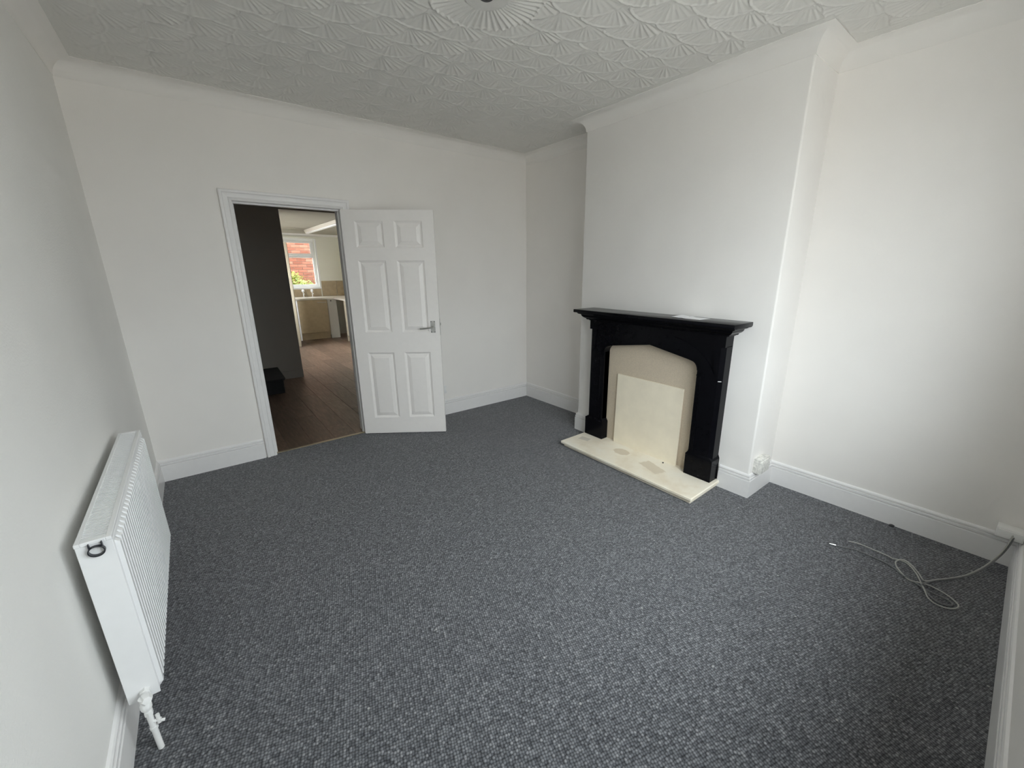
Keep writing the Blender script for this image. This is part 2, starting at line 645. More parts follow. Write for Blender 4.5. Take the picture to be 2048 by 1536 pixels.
# ---- ceiling: combed fan plaster as a height field
def ceiling():
    st = 0.0056
    xs = np.arange(-0.43, 3.16, st)
    ys = np.arange(-0.26, 3.9, st)
    X, Y = np.meshgrid(xs, ys)
    px, py = 0.170, 0.187
    x0, y0 = 1.071, 2.455
    NI, NJ = 48, 48
    jx = rng.normal(0, 0.006, (NI, NJ))
    jy = rng.normal(0, 0.006, (NI, NJ))
    jr = rng.normal(0, 0.006, (NI, NJ))
    ja = rng.normal(0, 0.10, (NI, NJ))
    ph = rng.uniform(0, 6.28, (NI, NJ))
    amp = rng.uniform(0.6, 1.3, (NI, NJ))
    I0 = np.floor((X - x0) / px).astype(int)
    J0 = np.floor((Y - y0) / py).astype(int)
    h = np.zeros_like(X)
    for s in range(3, -5, -1):                       # later strokes first, earlier strokes laid over them
        for di in range(-2, 3):
            dj = s - di
            if dj < -2 or dj > 2:
                continue
            I, J = (I0 + di), (J0 + dj)
            a, b = (I + 20) % NI, (J + 20) % NJ
            ax, ay = x0 + I * px + jx[a, b], y0 + J * py + jy[a, b]
            dx, dy = X - ax, Y - ay
            r = np.hypot(dx, dy)
            Rf = 0.185 + jr[a, b]
            th = np.arctan2(dy, dx) - math.pi / 4 + ja[a, b]
            th = (th + math.pi) % (2 * math.pi) - math.pi
            ins = (r < Rf) & (np.abs(th) < 1.32)
            q = np.clip(r / Rf, 0, 1)
            ridge = np.cos(th * 30 + ph[a, b]) * 0.5 + 0.5
            ridge = ridge ** 2 * (0.7 + 0.3 * np.cos(th * 4.3 + 2 * ph[a, b]))
            hh = 0.0024 * q + 0.0036 * amp[a, b] * ridge * np.clip(q * 5, 0, 1) * (0.45 + 0.55 * (1 - q)) \
                + 0.0025 * np.exp(-((r - Rf + 0.005) / 0.0042) ** 2) + 0.0016 * np.exp(-(r / 0.012) ** 2)
            h = np.where(ins, hh, h)
    # the round centrepiece
    cx, cy, Rr = 1.25, 1.84, 0.262
    dx, dy = X - cx, Y - cy
    r = np.hypot(dx, dy)
    th = np.arctan2(dy, dx)
    wob = Rr + 0.006 * np.sin(th * 9 + 1) + 0.004 * np.sin(th * 23)
    rid = (np.cos(th * 46 + 0.6 * np.sin(th * 3)) * 0.5 + 0.5) ** 1.5
    hr = 0.0020 + 0.0034 * rid * (r > 0.098) * np.clip((r - .095) * 40, 0, 1) + 0.003 * np.exp(-((r - wob + .006) / .005) ** 2)
    hr = np.where(r < 0.098, 0.0030 + 0.0026 * (np.cos((r - .06) / 0.012 * 2 * math.pi) * .5 + .5), hr)
    h = np.where(r < wob, hr, h)
    # plain stippled margin along walls and breast
    def wallx(y):
        return np.where((y > YN - .1) & (y < YE + .1), XD, 3.09)
    dist = np.minimum(np.minimum(X + 0.40, wallx(Y) - X), np.minimum(YB - Y, Y + 0.2))
    k = np.clip((dist - 0.125) / 0.035, 0, 1)
    h = h * k + (1 - k) * 0.0012 * rng.random(X.shape)
    h += rng.normal(0, 0.00010, X.shape)
    nx, ny = len(xs), len(ys)
    co = np.stack([X.ravel(), Y.ravel(), (H - 1.9 * h).ravel()], 1).astype(np.float32)
    idx = np.arange(nx * ny).reshape(ny, nx)
    q = np.stack([idx[:-1, :-1], idx[1:, :-1], idx[1:, 1:], idx[:-1, 1:]], -1).reshape(-1, 4).astype(np.int32)
    me = bpy.data.meshes.new('ceiling')
    me.vertices.add(len(co))
    me.vertices.foreach_set('co', co.ravel())
    me.loops.add(q.size)
    me.loops.foreach_set('vertex_index', q.ravel())
    me.polygons.add(len(q))
    me.polygons.foreach_set('loop_start', np.arange(0, q.size, 4, dtype=np.int32))
    me.polygons.foreach_set('use_smooth', np.ones(len(q), dtype=bool))
    me.update(calc_edges=True)
    me.materials.append(M['ceiling'])
    o = bpy.data.objects.new('ceiling', me)
    COL.objects.link(o)
    structure(o, 'grey-white plaster ceiling combed into rows of overlapping fans')
    b = bmesh.new()
    box(b, (-.7, -.5, H + .004), (3.4, YB + .15, H + .15))
    part('backing', b, M['ceiling'], o, smooth=False)


ceiling()

# ---- coving
cv = [(0, H + .01), (0, 2.589), (0.0025, 2.589), (0.003, 2.592)]
for k in range(0, 9):
    t = k / 8 * math.pi / 2
    cv.append((0.094 - 0.090 * math.cos(t), 2.594 + 0.081 * math.sin(t)))
cv += [(0.098, 2.6755), (0.098, H + .01)]
bm = bmesh.new()
sweep(bm, PATH, cv, 0, 8)
structure(link_mesh('trim_1', bm, M['cove'], angle=25), 'white plaster coving all round the top of the walls')

# ---- skirting boards (Torus-and-groove profile)
SK = [(0, 0.0), (0.018, 0.0), (0.018, 0.1215), (0.0165, 0.1245), (0.006, 0.1255), (0.006, 0.1285), (0.0155, 0.1295), (0.0155, 0.1415), (0.0142, 0.1435), (0.0045, 0.1445), (0.0045, 0.1475), (0.0115, 0.1485), (0.0112, 0.157), (0.0075, 0.164), (0.0, 0.168)]
for nm, i in (('baseboard_front', 0), ('baseboard_right', 1), ('baseboard_breast_near', 2), ('baseboard_breast', 3), ('baseboard_breast_far', 4), ('baseboard_right_far', 5), ('baseboard_left', 7)):
    b = bmesh.new()
    if nm == 'baseboard_breast':                        # interrupted by the hearth and surround
        P2 = [PATH[2], PATH[3], (XD, 1.232)]
        sweep(b, P2, SK, 1, 2, closed=False)
        P3 = [(XD, 2.475), PATH[4], PATH[5]]
        sweep(b, P3, SK, 0, 1, closed=False)
    else:
        sweep(b, PATH, SK, i, i + 1)
    structure(link_mesh(nm, b, M['gloss'], angle=20))
b = bmesh.new()
P4 = [PATH[5], PATH[6], (1.162, YB)]
sweep(b, P4, SK, 1, 2, closed=False)
P5 = [(0.272, YB), PATH[7], PATH[0]]
sweep(b, P5, SK, 0, 1, closed=False)
structure(link_mesh('baseboard_back', b, M['gloss'], angle=20))

# ------------------------------------------------------------------ front window (behind the camera)
wy = -0.275
win = empty('window_1', ((WX0 + WX1) / 2, wy, WZ0))
structure(win, 'white framed front window that lights the room')
b = bmesh.new()
for lo, hi in [((WX0, wy - .03, WZ0), (WX1, wy + .03, WZ0 + .06)), ((WX0, wy - .03, WZ1 - .06), (WX1, wy + .03, WZ1)), ((WX0, wy - .03, WZ0 + .06), (WX0 + .06, wy + .03, WZ1 - .06)), ((WX1 - .06, wy - .03, WZ0 + .06), (WX1, wy + .03, WZ1 - .06)), ((1.300, wy - .03, WZ0 + .06), (1.360, wy + .03, WZ1 - .06))]:
    box(b, lo, hi, 0.004)
part('frame', b, M['upvc'], win)
for a, c in ((WX0 + .06, 1.300), (1.360, WX1 - .06)):
    b = bmesh.new()
    box(b, (a, wy - .004, WZ0 + .06), (c, wy + .004, WZ1 - .06))
    part('pane', b, M['glass'], win, smooth=False)
b = bmesh.new()
box(b, (WX0 - .04, wy + .03, WZ0 - .022), (WX1 + .04, -0.13, WZ0), 0.005)
part('sill', b, M['gloss'], win)
b = bmesh.new()
box(b, (-60, -60, -.35), (60, 70, -.22))
structure(link_mesh('ground', b, M['paving'], smooth=False))
b = bmesh.new()
box(b, (-16, -14.5, -.3), (19, -13.5, 0.6))  # unseen block across the street, height set for the window light
structure(link_mesh('wall_street_unseen', b, M['street'], smooth=False), 'unseen low brick wall across the street, added to shape the daylight')

# ------------------------------------------------------------------ doorway trim
tr = empty('trim_2', (DX0, YB, 0))
structure(tr, 'white moulded architrave and lining of the doorway')
AR = [(0, 0), (0, 0.022), (0.006, 0.027), (0.018, 0.027), (0.024, 0.020), (0.030, 0.018), (0.050, 0.015), (0.056, 0.019), (0.064, 0.014), (0.072, 0.011), (0.072, 0.0)]   # (across, proud) from the outer edge inwards


def architrave(side):
    t = bmesh.new()
    if side == 'left':
        ends = [(lambda a: (DX0 - .072 + a, 0.0)), (lambda a: (DX0 - .072 + a, DZ + .072 - a))]
    elif side == 'right':
        ends = [(lambda a: (DX1 + .072 - a, 0.0)), (lambda a: (DX1 + .072 - a, DZ + .072 - a))]
    else:
        ends = [(lambda a: (DX0 - .072 + a, DZ + .072 - a)), (lambda a: (DX1 + .072 - a, DZ + .072 - a))]
    rows = [[t.verts.new((e(a)[0], YB - p, e(a)[1])) for a, p in AR] for e in ends]
    n = len(AR)
    for j in range(n):
        t.faces.new((rows[0][j], rows[0][(j + 1) % n], rows[1][(j + 1) % n], rows[1][j]))
    t.faces.new(rows[0])
    t.faces.new(rows[1])
    bmesh.ops.recalc_face_normals(t, faces=t.faces)
    return t


for s in ('left', 'right', 'head'):
    part('architrave', architrave(s), M['gloss'], tr, angle=18)
for lo, hi in [((DX0 - .03, YB - .004, 0), (DX0, YB + .165, DZ)), ((DX1, YB - .004, 0), (DX1 + .03, YB + .165, DZ)), ((DX0 - .03, YB - .004, DZ), (DX1 + .03, YB + .165, DZ + .03))]:
    b = bmesh.new()
    box(b, lo, hi, 0.002)
    part('lining', b, M['gloss'], tr)
for lo, hi in [((DX0, YB + .045, 0), (DX0 + .013, YB + .08, DZ - .013)), ((DX1 - .013, YB + .045, 0), (DX1, YB + .08, DZ - .013)), ((DX0, YB + .045, DZ - .013), (DX1, YB + .08, DZ))]:
    b = bmesh.new()
    box(b, lo, hi, 0.002)
    part('stop', b, M['gloss'], tr)
b = bmesh.new()
box(b, (DX0 + .001, YB + .02, -.01), (DX1 - .001, YB + .046, 0.006), 0.003)
structure(link_mesh('trim_3', b, M['brass']), 'thin metal threshold strip between the carpet and the wood floor')

# ------------------------------------------------------------------ the six-panel door
door = empty('door_1', (1.092, 3.838, 0))
structure(door, 'white six-panel door standing wide open into the room')
ang = math.atan2(3.415 - 3.845, 1.697 - 1.09)
door.rotation_euler = (0, 0, ang)
DW, DT = 0.762, 0.035
u0 = 0.006
rows_ = [(0.165, 0.79), (0.972, 1.589), (1.694, 1.907)]
cols_ = [(0.110, 0.343), (0.435, 0.668)]
ZB, ZT = 0.010, 1.993
b = bmesh.new()
# stiles and rails joined flush as one moulded skin
us = [u0, cols_[0][0], cols_[0][1], cols_[1][0], cols_[1][1], u0 + DW - .002]
zs = [ZB, rows_[0][0], rows_[0][1], rows_[1][0], rows_[1][1], rows_[2][0], rows_[2][1], ZT]
def dgrid():
    t = bmesh.new()
    for y in (-DT / 2, DT / 2):
        V = [[t.verts.new((u, y, z)) for u in us] for z in zs]
        for i in range(7):
            for j in range(5):
                if i in (1, 3, 5) and j in (1, 3):
                    continue
                t.faces.new((V[i][j], V[i][j + 1], V[i + 1][j + 1], V[i + 1][j]))
    t.verts.ensure_lookup_table()
    def wallq(a, c):
        f = [t.verts.new(p) for p in ((a[0], -DT / 2, a[1]), (c[0], -DT / 2, c[1]), (c[0], DT / 2, c[1]), (a[0], DT / 2, a[1]))]
        t.faces.new(f)
    wallq((us[0], ZB), (us[-1], ZB)); wallq((us[-1], ZB), (us[-1], ZT)); wallq((us[-1], ZT), (us[0], ZT)); wallq((us[0], ZT), (us[0], ZB))
    bmesh.ops.remove_doubles(t, verts=t.verts, dist=1e-5)
    bmesh.ops.recalc_face_normals(t, faces=t.faces)
    return t
link_mesh('leaf', dgrid(), M['door'], door, smooth=False)
for z0, z1 in rows_:
    for c0, c1 in cols_:
        t = bmesh.new()
        for sgn in (-1, 1):
            rings = []
            for ins, dep in ((0, 0), (0.005, 0.0055), (0.016, 0.0115), (0.021, 0.0120), (0.026, 0.008), (0.050, 0.0008), (0.0505, 0.0)):
                y = sgn * (DT / 2 - dep)
                rings.append([t.verts.new(p) for p in ((c0 + ins, y, z0 + ins), (c1 - ins, y, z0 + ins), (c1 - ins, y, z1 - ins), (c0 + ins, y, z1 - ins))])
            for A, B in zip(rings, rings[1:]):
                for k in range(4):
                    t.faces.new((A[k], A[(k + 1) % 4], B[(k + 1) % 4], B[k]) if sgn > 0 else (B[k], B[(k + 1) % 4], A[(k + 1) % 4], A[k]))
            t.faces.new(rings[-1] if sgn < 0 else list(reversed(rings[-1])))
        bmesh.ops.recalc_face_normals(t, faces=t.faces)
        link_mesh('panel', t, M['door'], door, angle=12)
for sgn in (-1, 1):
    y0_ = sgn * DT / 2
    t = bmesh.new()
    box(t, (0.686, min(y0_, y0_ + sgn * .004), 0.966), (0.727, max(y0_, y0_ + sgn * .004), 1.071), 0.0012)
    cyl(t, (0.712, y0_ + sgn * .003, 1.018), (0.712, y0_ + sgn * .014, 1.018), 0.0135, 0.012, 20)
    hp = link_mesh('handle', t, M['metal'], door)
    hp['label'] = 'satin metal lever handle on a square backplate'
    t = bmesh.new()
    pts = catmull([(0.712, y0_ + sgn * .012, 1.018), (0.711, y0_ + sgn * .036, 1.018), (0.700, y0_ + sgn * .046, 1.017), (0.66, y0_ + sgn * .048, 1.012), (0.625, y0_ + sgn * .046, 1.008), (0.598, y0_ + sgn * .04, 1.006)], 6)
    tube(t, pts, 0.0068, 10)
    link_mesh('lever', t, M['metal'], hp)
    for uu, zz in ((0.692, 0.973), (0.721, 0.973), (0.692, 1.064), (0.721, 1.064)):
        t = bmesh.new()
        cyl(t, (uu, y0_ + sgn * .003, zz), (uu, y0_ + sgn * .0056, zz), 0.0042, 0.003, 10)
        link_mesh('screw', t, M['dark'], hp)
t = bmesh.new()
box(t, (u0 + DW - .003, -.011, 0.94), (u0 + DW - .001, .011, 1.09), 0.0005)
box(t, (u0 + DW - .002, -.006, 1.03), (u0 + DW + .008, .006, 1.052), 0.002)
link_mesh('latch_plate', t, M['metal'], door)
for zz in (0.22, 1.0, 1.72):
    t = bmesh.new()
    cyl(t, (0.0, DT / 2 + .004, zz), (0.0, DT / 2 + .004, zz + .09), 0.006, None, 12)
    link_mesh('hinge', t, M['metal'], door)

# ------------------------------------------------------------------ radiator on the left wall
RX0, RX1, RY0, RY1, RZ0, RZ1 = -0.374, -0.288, 1.568, 2.618, 0.172, 0.772
rad = tag(empty('radiator', (RX0, (RY0 + RY1) / 2, RZ0)), 'white fluted panel radiator with a slotted top grille on the left wall', 'radiator')


def corrugated(x_face, depth, mat, name, sgn):
    """fluted sheet: narrow grooves between broad ridges standing proud of the rim."""
    t = bmesh.new()
    n = 31
    pitch = (RY1 - RY0 - 0.03) / n
    prof = [(RY0 + .002, 0.0), (RY0 + .014, 0.0)]
    for k in range(n):
        s = RY0 + .015 + k * pitch
        prof += [(s + pitch * .10, 0.0), (s + pitch * .24, 1.0), (s + pitch * .76, 1.0), (s + pitch * .90, 0.0)]
    prof += [(RY1 - .014, 0.0), (RY1 - .002, 0.0)]
    zt, zb = RZ1 - .016, RZ0
    base = x_face - sgn * depth
    levels = [(zb, -0.004, 0), (zb + .012, 0, 0), (zb + .022, 0, 1), (zt - .022, 0, 1), (zt - .013, 0, 0), (zt - .002, 0, 0), (zt, -0.002, 0)]
    rows = []
    for z, inn, f in levels:
        rows.append([t.verts.new((base + sgn * (depth * d * f + inn), y, z)) for y, d in prof])
    back = [[t.verts.new((base - sgn * .012, y, z)) for y, d in (prof[0], prof[-1])] for z in (zb, zt)]
    for A, B in zip(rows, rows[1:]):
        for j in range(len(prof) - 1):
            t.faces.new((A[j], A[j + 1], B[j + 1], B[j]))
    t.faces.new((back[0][0], back[0][1], back[1][1], back[1][0]))
    t.faces.new([rows[-1][j] for j in range(len(prof))] + [back[1][1], back[1][0]])
    bmesh.ops.recalc_face_normals(t, faces=t.faces)
    return part(name, t, mat, rad, angle=25)


corrugated(RX1, 0.0105, M['radiator'], 'front_panel', 1)
corrugated(RX0 + .002, 0.006, M['radiator'], 'back_panel', -1)
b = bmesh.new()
for k in range(62):                                    # folded convector fins inside, grille shade carried by their dark colour
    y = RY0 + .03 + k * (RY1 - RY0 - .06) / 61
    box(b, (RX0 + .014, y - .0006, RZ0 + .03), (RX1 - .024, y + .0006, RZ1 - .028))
o = part('convector_fins', b, M['shadegrey'], rad, smooth=False)
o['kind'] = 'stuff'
for ya, yb in ((RY0 - .0015, RY0 + .002), (RY1 - .002, RY1 + .0015)):
    b = bmesh.new()
    box(b, (RX0 - .001, ya, RZ0 + .004), (RX1 - .0095, yb, RZ1 - .003), 0.0012)
    part('side_panel', b, M['radiator'], rad)
# top grille: rim, and bars between the slots
b = bmesh.new()
gx0, gx1 = RX0 - .002, RX1 - .0095
box(b, (gx0, RY0 - .004, RZ1 - .012), (gx0 + .013, RY1 + .004, RZ1), 0.002)
box(b, (gx1 - .014, RY0 - .004, RZ1 - .012), (gx1, RY1 + .004, RZ1), 0.002)
box(b, (gx0 + .012, RY0 - .004, RZ1 - .012), (gx1 - .013, RY0 + .020, RZ1), 0.002)
box(b, (gx0 + .012, RY1 - .020, RZ1 - .012), (gx1 - .013, RY1 + .004, RZ1), 0.002)
gr = part('top_grille', b, M['radiator'], rad)
b = bmesh.new()
nb = 92
for k in range(nb):
    y = RY0 + .0255 + k * (RY1 - RY0 - .051) / (nb - 1)
    box(b, (gx0 + .012, y - .0025, RZ1 - .0035), (gx1 - .013, y + .0025, RZ1 - .001))
o = part('grille_bars', b, M['radiator'], gr, smooth=False)
o['kind'] = 'stuff'
# black ring clip hanging at the near end
b = bmesh.new()
ring = []
for k in range(28):
    a = k / 28 * R(360)
    ring.append(Vector((-0.333 + 0.0170 * math.cos(a), RY0 - .0095 - 0.003 * math.sin(a), RZ1 - .031 + 0.0165 * math.sin(a))))
t = bmesh.new()
rr = []
for i, p in enumerate(ring):
    d = (p - Vector((-0.333, RY0 - .0095, RZ1 - .031))).normalized() * (.0010 + .0011 * (0.5 - 0.5 * math.sin(i / 28 * 6.2832)))
    rr.append([t.verts.new(p + d + Vector((0, .0055, 0))), t.verts.new(p + d - Vector((0, .0055, 0))), t.verts.new(p - d - Vector((0, .0055, 0))), t.verts.new(p - d + Vector((0, .0055, 0)))])
for A, B in zip(rr, rr[1:] + rr[:1]):
    for k in range(4):
        t.faces.new((A[k], A[(k + 1) % 4], B[(k + 1) % 4], B[k]))
bmesh.ops.recalc_face_normals(t, faces=t.faces)
for s in (-1, 1):
    box(t, (-0.333 + s * .0135 - .0013, RY0 - .012, RZ1 - .024), (-0.333 + s * .0135 + .0013, RY0 + .0, RZ1 - .006), 0.0005)
part('clip_ring', t, M['blackrub'], rad, 'black ring clip below the near end of the grille')
for yy in (RY0 + .16, RY1 - .16):
    b = bmesh.new()
    box(b, (xL(yy) + .0006, yy - .015, RZ0 + .08), (RX0 + .006, yy + .015, RZ1 - .12), 0.002)
    part('bracket', b, M['metal'], rad)
# valve and tail at the near bottom corner
VX, VY, VZ = -0.330, RY0 - .048, 0.205
b = bmesh.new()
cyl(b, (VX, VY + .012, VZ), (VX, RY0 + .004, VZ), 0.010, None, 16)
cyl(b, (VX, RY0 - .016, VZ), (VX, RY0 + .0, VZ), 0.0145, None, 6)
lathe(b, [(0.0125, VZ - .030), (0.0145, VZ - .024), (0.0145, VZ - .012), (0.012, VZ - .008), (0.012, VZ + .012), (0.0135, VZ + .016)], Vector((VX, VY, 0)), 20)
vb = part('valve', b, M['plastic'], rad, 'white lockshield valve with a tail pipe to the floor')
b = bmesh.new()
lathe(b, [(0.015, 0.0), (0.0165, 0.002), (0.0165, 0.010), (0.0145, 0.024), (0.012, 0.029), (0.004, 0.030)], Vector((VX + .002, VY + .012, VZ + .004)), 6, Vector((0.25, -0.95, 0.25)))
part('valve_cap', b, M['plastic'], vb)
b = bmesh.new()
cyl(b, (VX, VY, VZ - .028), (VX + .003, VY + .004, 0.0), 0.0082, None, 18)
cyl(b, (VX + .0015, VY + .002, 0.098), (VX + .0022, VY + .002, 0.088), 0.0105, None, 18)
cyl(b, (VX + .001, VY + .001, 0.165), (VX + .001, VY + .001, 0.150), 0.0115, None, 6)
part('tail_pipe', b, M['plastic'], vb)
b = bmesh.new()
cyl(b, (VX + .002, VY, 0.118), (VX + .024, VY - .004, 0.118), 0.0055, None, 12)
cyl(b, (VX + .018, VY - .003, 0.106), (VX + .018, VY - .003, 0.140), 0.0055, None, 12)
cyl(b, (VX + .020, VY - .003, 0.112), (VX + .032, VY - .004, 0.108), 0.0048, None, 6)
part('drain_cock', b, M['plastic'], vb)

# ------------------------------------------------------------------ fireplace
hz = 0.05
he = tag(empty('hearth', (2.55, 1.83, 0)), 'cream stained marble hearth slab lying on the carpet before the black fire surround', 'hearth')
b = bmesh.new()
prism(b, [(2.375, 1.222), (XD - .001, 1.232), (XD - .001, 2.444), (2.375, 2.438)], 0.0, 0.030, bev=0.002)
part('base', b, M['hearth'], he)
b = bmesh.new()
prism(b, [(2.355, 1.206), (XD - .001, 1.216), (XD - .001, 2.462), (2.350, 2.456)], 0.026, hz, bev=0.005)
part('slab', b, M['hearth'], he)

fp = tag(empty('fire_surround', (2.70, 1.845, hz)), 'black gloss wooden fire surround with a mantel shelf and pointed arch', 'fireplace')
XF = 2.655                                            # front face of the surround
YC = 1.845
FZ0, FZ1 = hz, 1.105
def arch_outline(off=0.0):
    """opening edge from right foot over the pointed arch to the left foot, (y, z)."""
    hw = 0.418 + off
    zs_, za = 0.905 + off, 0.962 + off
    rc = 0.055
    pts = [(YC - hw, hz), (YC - hw, zs_ - rc - .012)]
    for k in range(1, 7):
        a = k / 7 * R(83)
        pts.append((YC - hw + rc - rc * math.cos(a), zs_ - rc - .012 + (rc + .006) * math.sin(a)))
    pts.append((YC - hw + rc + .02, zs_ + .0))
    pts.append((YC - .025, za))
    return pts + [(2 * YC - y, z) for y, z in reversed(pts[:-1])]


def offset_band(inner, outer, x0, x1, t):
    """closed band between two polylines with the same count of points, between x0 and x1."""
    n = len(inner)
    L = []
    for (yi, zi), (yo, zo) in zip(inner, outer):
        L.append([t.verts.new((x0, yi, zi)), t.verts.new((x1, yi, zi)), t.verts.new((x1, yo, zo)), t.verts.new((x0, yo, zo))])
    for A, B in zip(L, L[1:]):
        for k in range(4):
            t.faces.new((A[k], A[(k + 1) % 4], B[(k + 1) % 4], B[k]))
    t.faces.new(L[0]); t.faces.new(L[-1])


# arch panel: front board with the pointed opening and two carved spandrels
inner = arch_outline()
NA = len(inner)
yl, yr = YC - 0.425 - .012, YC + 0.425 + .012
def spandrel(sg):
    """triangular recess, concave on the arch side (y, z)."""
    tip = (YC + sg * .215, 1.046)
    top = (YC + sg * .512, 1.022)
    bot = (YC + sg * .535, 0.832)
    curve = []
    for k in range(1, 9):
        u = k / 9
        a = Vector(bot) * (1 - u) ** 2 + Vector((YC + sg * .44, 1.01)) * 2 * u * (1 - u) + Vector(tip) * u * u
        curve.append((a.x, a.y))
    return [tip, top, bot] + curve


def plate_with_holes(outer, holes, x0, x1, mat, name):
    t = bmesh.new()
    edges = []
    def loop(pts):
        vs = [t.verts.new((x0, y, z)) for y, z in pts]
        for i in range(len(vs)):
            edges.append(t.edges.new((vs[i], vs[(i + 1) % len(vs)])))
    loop(outer)
    for h_ in holes:
        loop(h_)
    bmesh.ops.triangle_fill(t, use_beauty=True, use_dissolve=False, edges=edges)
    ext = bmesh.ops.extrude_face_region(t, geom=list(t.faces))
    for v in [g for g in ext['geom'] if isinstance(g, bmesh.types.BMVert)]:
        v.co.x = x1
    bmesh.ops.recalc_face_normals(t, faces=t.faces)
    return part(name, t, mat, fp, smooth=False)


outer = [(YC - .59, hz + .17), (YC - .44, hz + .17)]
o_l = [(YC - .566, 0.22)] + [(YC - .418, 0.22)] + [p for p in inner if p[1] > 0.22] + [(YC + .418, 0.22), (YC + .566, 0.22), (YC + .566, FZ1), (YC - .566, FZ1)]
plate_with_holes(o_l, [spandrel(-1), spandrel(1)], XF, XF + .012, M['black'], 'arch_panel')
o_b = [(YC - .562, 0.20), (YC - .418, 0.20)] + [p for p in inner if p[1] > 0.20] + [(YC + .418, 0.20), (YC + .562, 0.20), (YC + .562, FZ1), (YC - .562, FZ1)]
plate_with_holes(o_b, [], XF + .0115, XD - .035, M['black'], 'arch_core')
# bead moulding along the opening
for off0, off1, dx in ((0.0, 0.010, 0.006), (0.016, 0.024, 0.003)):
    t = bmesh.new()
    offset_band([p for p in arch_outline(off0) if p[1] > 0.2], [p for p in arch_outline(off1) if p[1] > 0.2], XF - dx, XF + .004, t)
    bmesh.ops.recalc_face_normals(t, faces=t.faces)
    part('arch_bead', t, M['black'], fp)
for sg in (-1, 1):
    # leg: chamfered, reeded post
    yo, yi = YC + sg * .592, YC + sg * .418
    leg_b = bmesh.new()
    ym = YC + sg * .5662
    box(leg_b, (XF + .0115, min(ym, yi), 0.2), (XD - .001, max(ym, yi), FZ1), 0.0)
    prism(leg_b, [(XD - .001, yo), (XF + .024, yo), (XF, ym), (XD - .001, ym)], .215, 1.022)
    prism(leg_b, [(XD - .001, yo), (XF, yo), (XF, ym), (XD - .001, ym)], 1.018, FZ1)
    lg = part('leg', leg_b, M['black'], fp, smooth=False)
    # base block with its lamb's-tongue stop
    t = bmesh.new()
    a, c = sorted((YC + sg * .604, YC + sg * .400))
    pts = [(XF - .006, a), (XF - .006, c), (XD - .001, c), (XD - .001, a)]
    prism(t, pts, hz, 0.213, bev=0.002)
    lo_, hi_ = sorted((yo, yi))
    v0 = [t.verts.new(p) for p in ((XF - .006, a + .002, .213), (XF - .006, c - .002, .213), (XD - .001, c - .002, .213), (XD - .001, a + .002, .213))]
    v1 = [t.verts.new(p) for p in ((XF + .002, min(YC + sg * .566, yi), .236), (XF + .002, max(YC + sg * .566, yi), .236), (XD - .001, hi_, .236), (XD - .001, lo_, .236))]
    for k in range(4):
        t.faces.new((v0[k], v0[(k + 1) % 4], v1[(k + 1) % 4], v1[k]))
    t.faces.new(v1)
    bmesh.ops.recalc_face_normals(t, faces=t.faces)
    part('base_block', t, M['black'], fp)
    # spandrel recess floor
    t = bmesh.new()
    prism(t, spandrel(sg), XF + .0095, XF + .0125, axis='x')
    part('spandrel', t, M['black'], fp, smooth=False)
    # reeded corner chamfers on both long edges of the leg
    for ye, s2 in ((yi, -sg),):
        if s2 == 1:
            pass
        t = bmesh.new()
        zt_ = 1.03 if ye == yo else 0.80
        for k in range(3):
            yy = ye - s2 * (.010 + .011 * k)
            cyl(t, (XF - .0005 + .0 * k, yy, 0.245), (XF - .0005, yy, zt_ - .24 if ye == yo else zt_), 0.0042, None, 8)
        box(t, (XF - .007, min(ye, ye - s2 * .038), 0.236), (XF + .003, max(ye, ye - s2 * .038), 0.244), 0.001)
        box(t, (XF - .007, min(ye, ye - s2 * .038), 0.787 if ye == yo else zt_), (XF + .003, max(ye, ye - s2 * .038), 0.795 if ye == yo else zt_ + .008), 0.001)
        part('reeding', t, M['black'], lg)
# thin pale strip laid on the outer chamfer of the near leg
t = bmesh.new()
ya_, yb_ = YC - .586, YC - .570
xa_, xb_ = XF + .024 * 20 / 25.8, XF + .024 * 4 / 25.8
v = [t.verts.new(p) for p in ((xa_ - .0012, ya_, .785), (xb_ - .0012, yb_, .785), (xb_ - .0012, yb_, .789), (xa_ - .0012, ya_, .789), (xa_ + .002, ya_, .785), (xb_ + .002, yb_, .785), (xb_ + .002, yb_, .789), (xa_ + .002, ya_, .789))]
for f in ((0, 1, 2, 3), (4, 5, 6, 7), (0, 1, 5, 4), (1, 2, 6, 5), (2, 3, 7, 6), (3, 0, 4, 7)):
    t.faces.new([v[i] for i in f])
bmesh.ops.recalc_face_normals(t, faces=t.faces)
part('pale_strip', t, M['plastic'], fp, 'small pale strip on the chamfer of the near leg', smooth=False)
# frieze returns and mantel
MO = [(0.0, 1.098), (0.012, 1.098), (0.016, 1.108), (0.030, 1.115), (0.040, 1.124), (0.046, 1.136), (0.048, 1.142), (0.058, 1.143), (0.066, 1.147), (0.072, 1.156), (0.090, 1.158), (0.090, 1.166), (0.0, 1.166)]
t = bmesh.new()
pm = [(XD - .001, YC + .605), (2.645, YC + .605), (2.645, YC - .605), (XD - .001, YC - .605)]
pm = [pm[0], pm[1], pm[2], pm[3]]
sweep(t, [(p[0], p[1]) for p in pm], [(-a, z) for a, z in MO], 0, 3, closed=False)
part('shelf_moulding', t, M['black'], fp, angle=20)
t = bmesh.new()
box(t, (2.650, YC - .6, 1.09), (XD - .001, YC + .6, 1.166))
part('frieze', t, M['black'], fp, smooth=False)
t = bmesh.new()
box(t, (2.508, YC - .7, 1.164), (XD - .001, YC + .655, 1.189), 0.003, 2)
part('mantel_shelf', t, M['black'], fp)

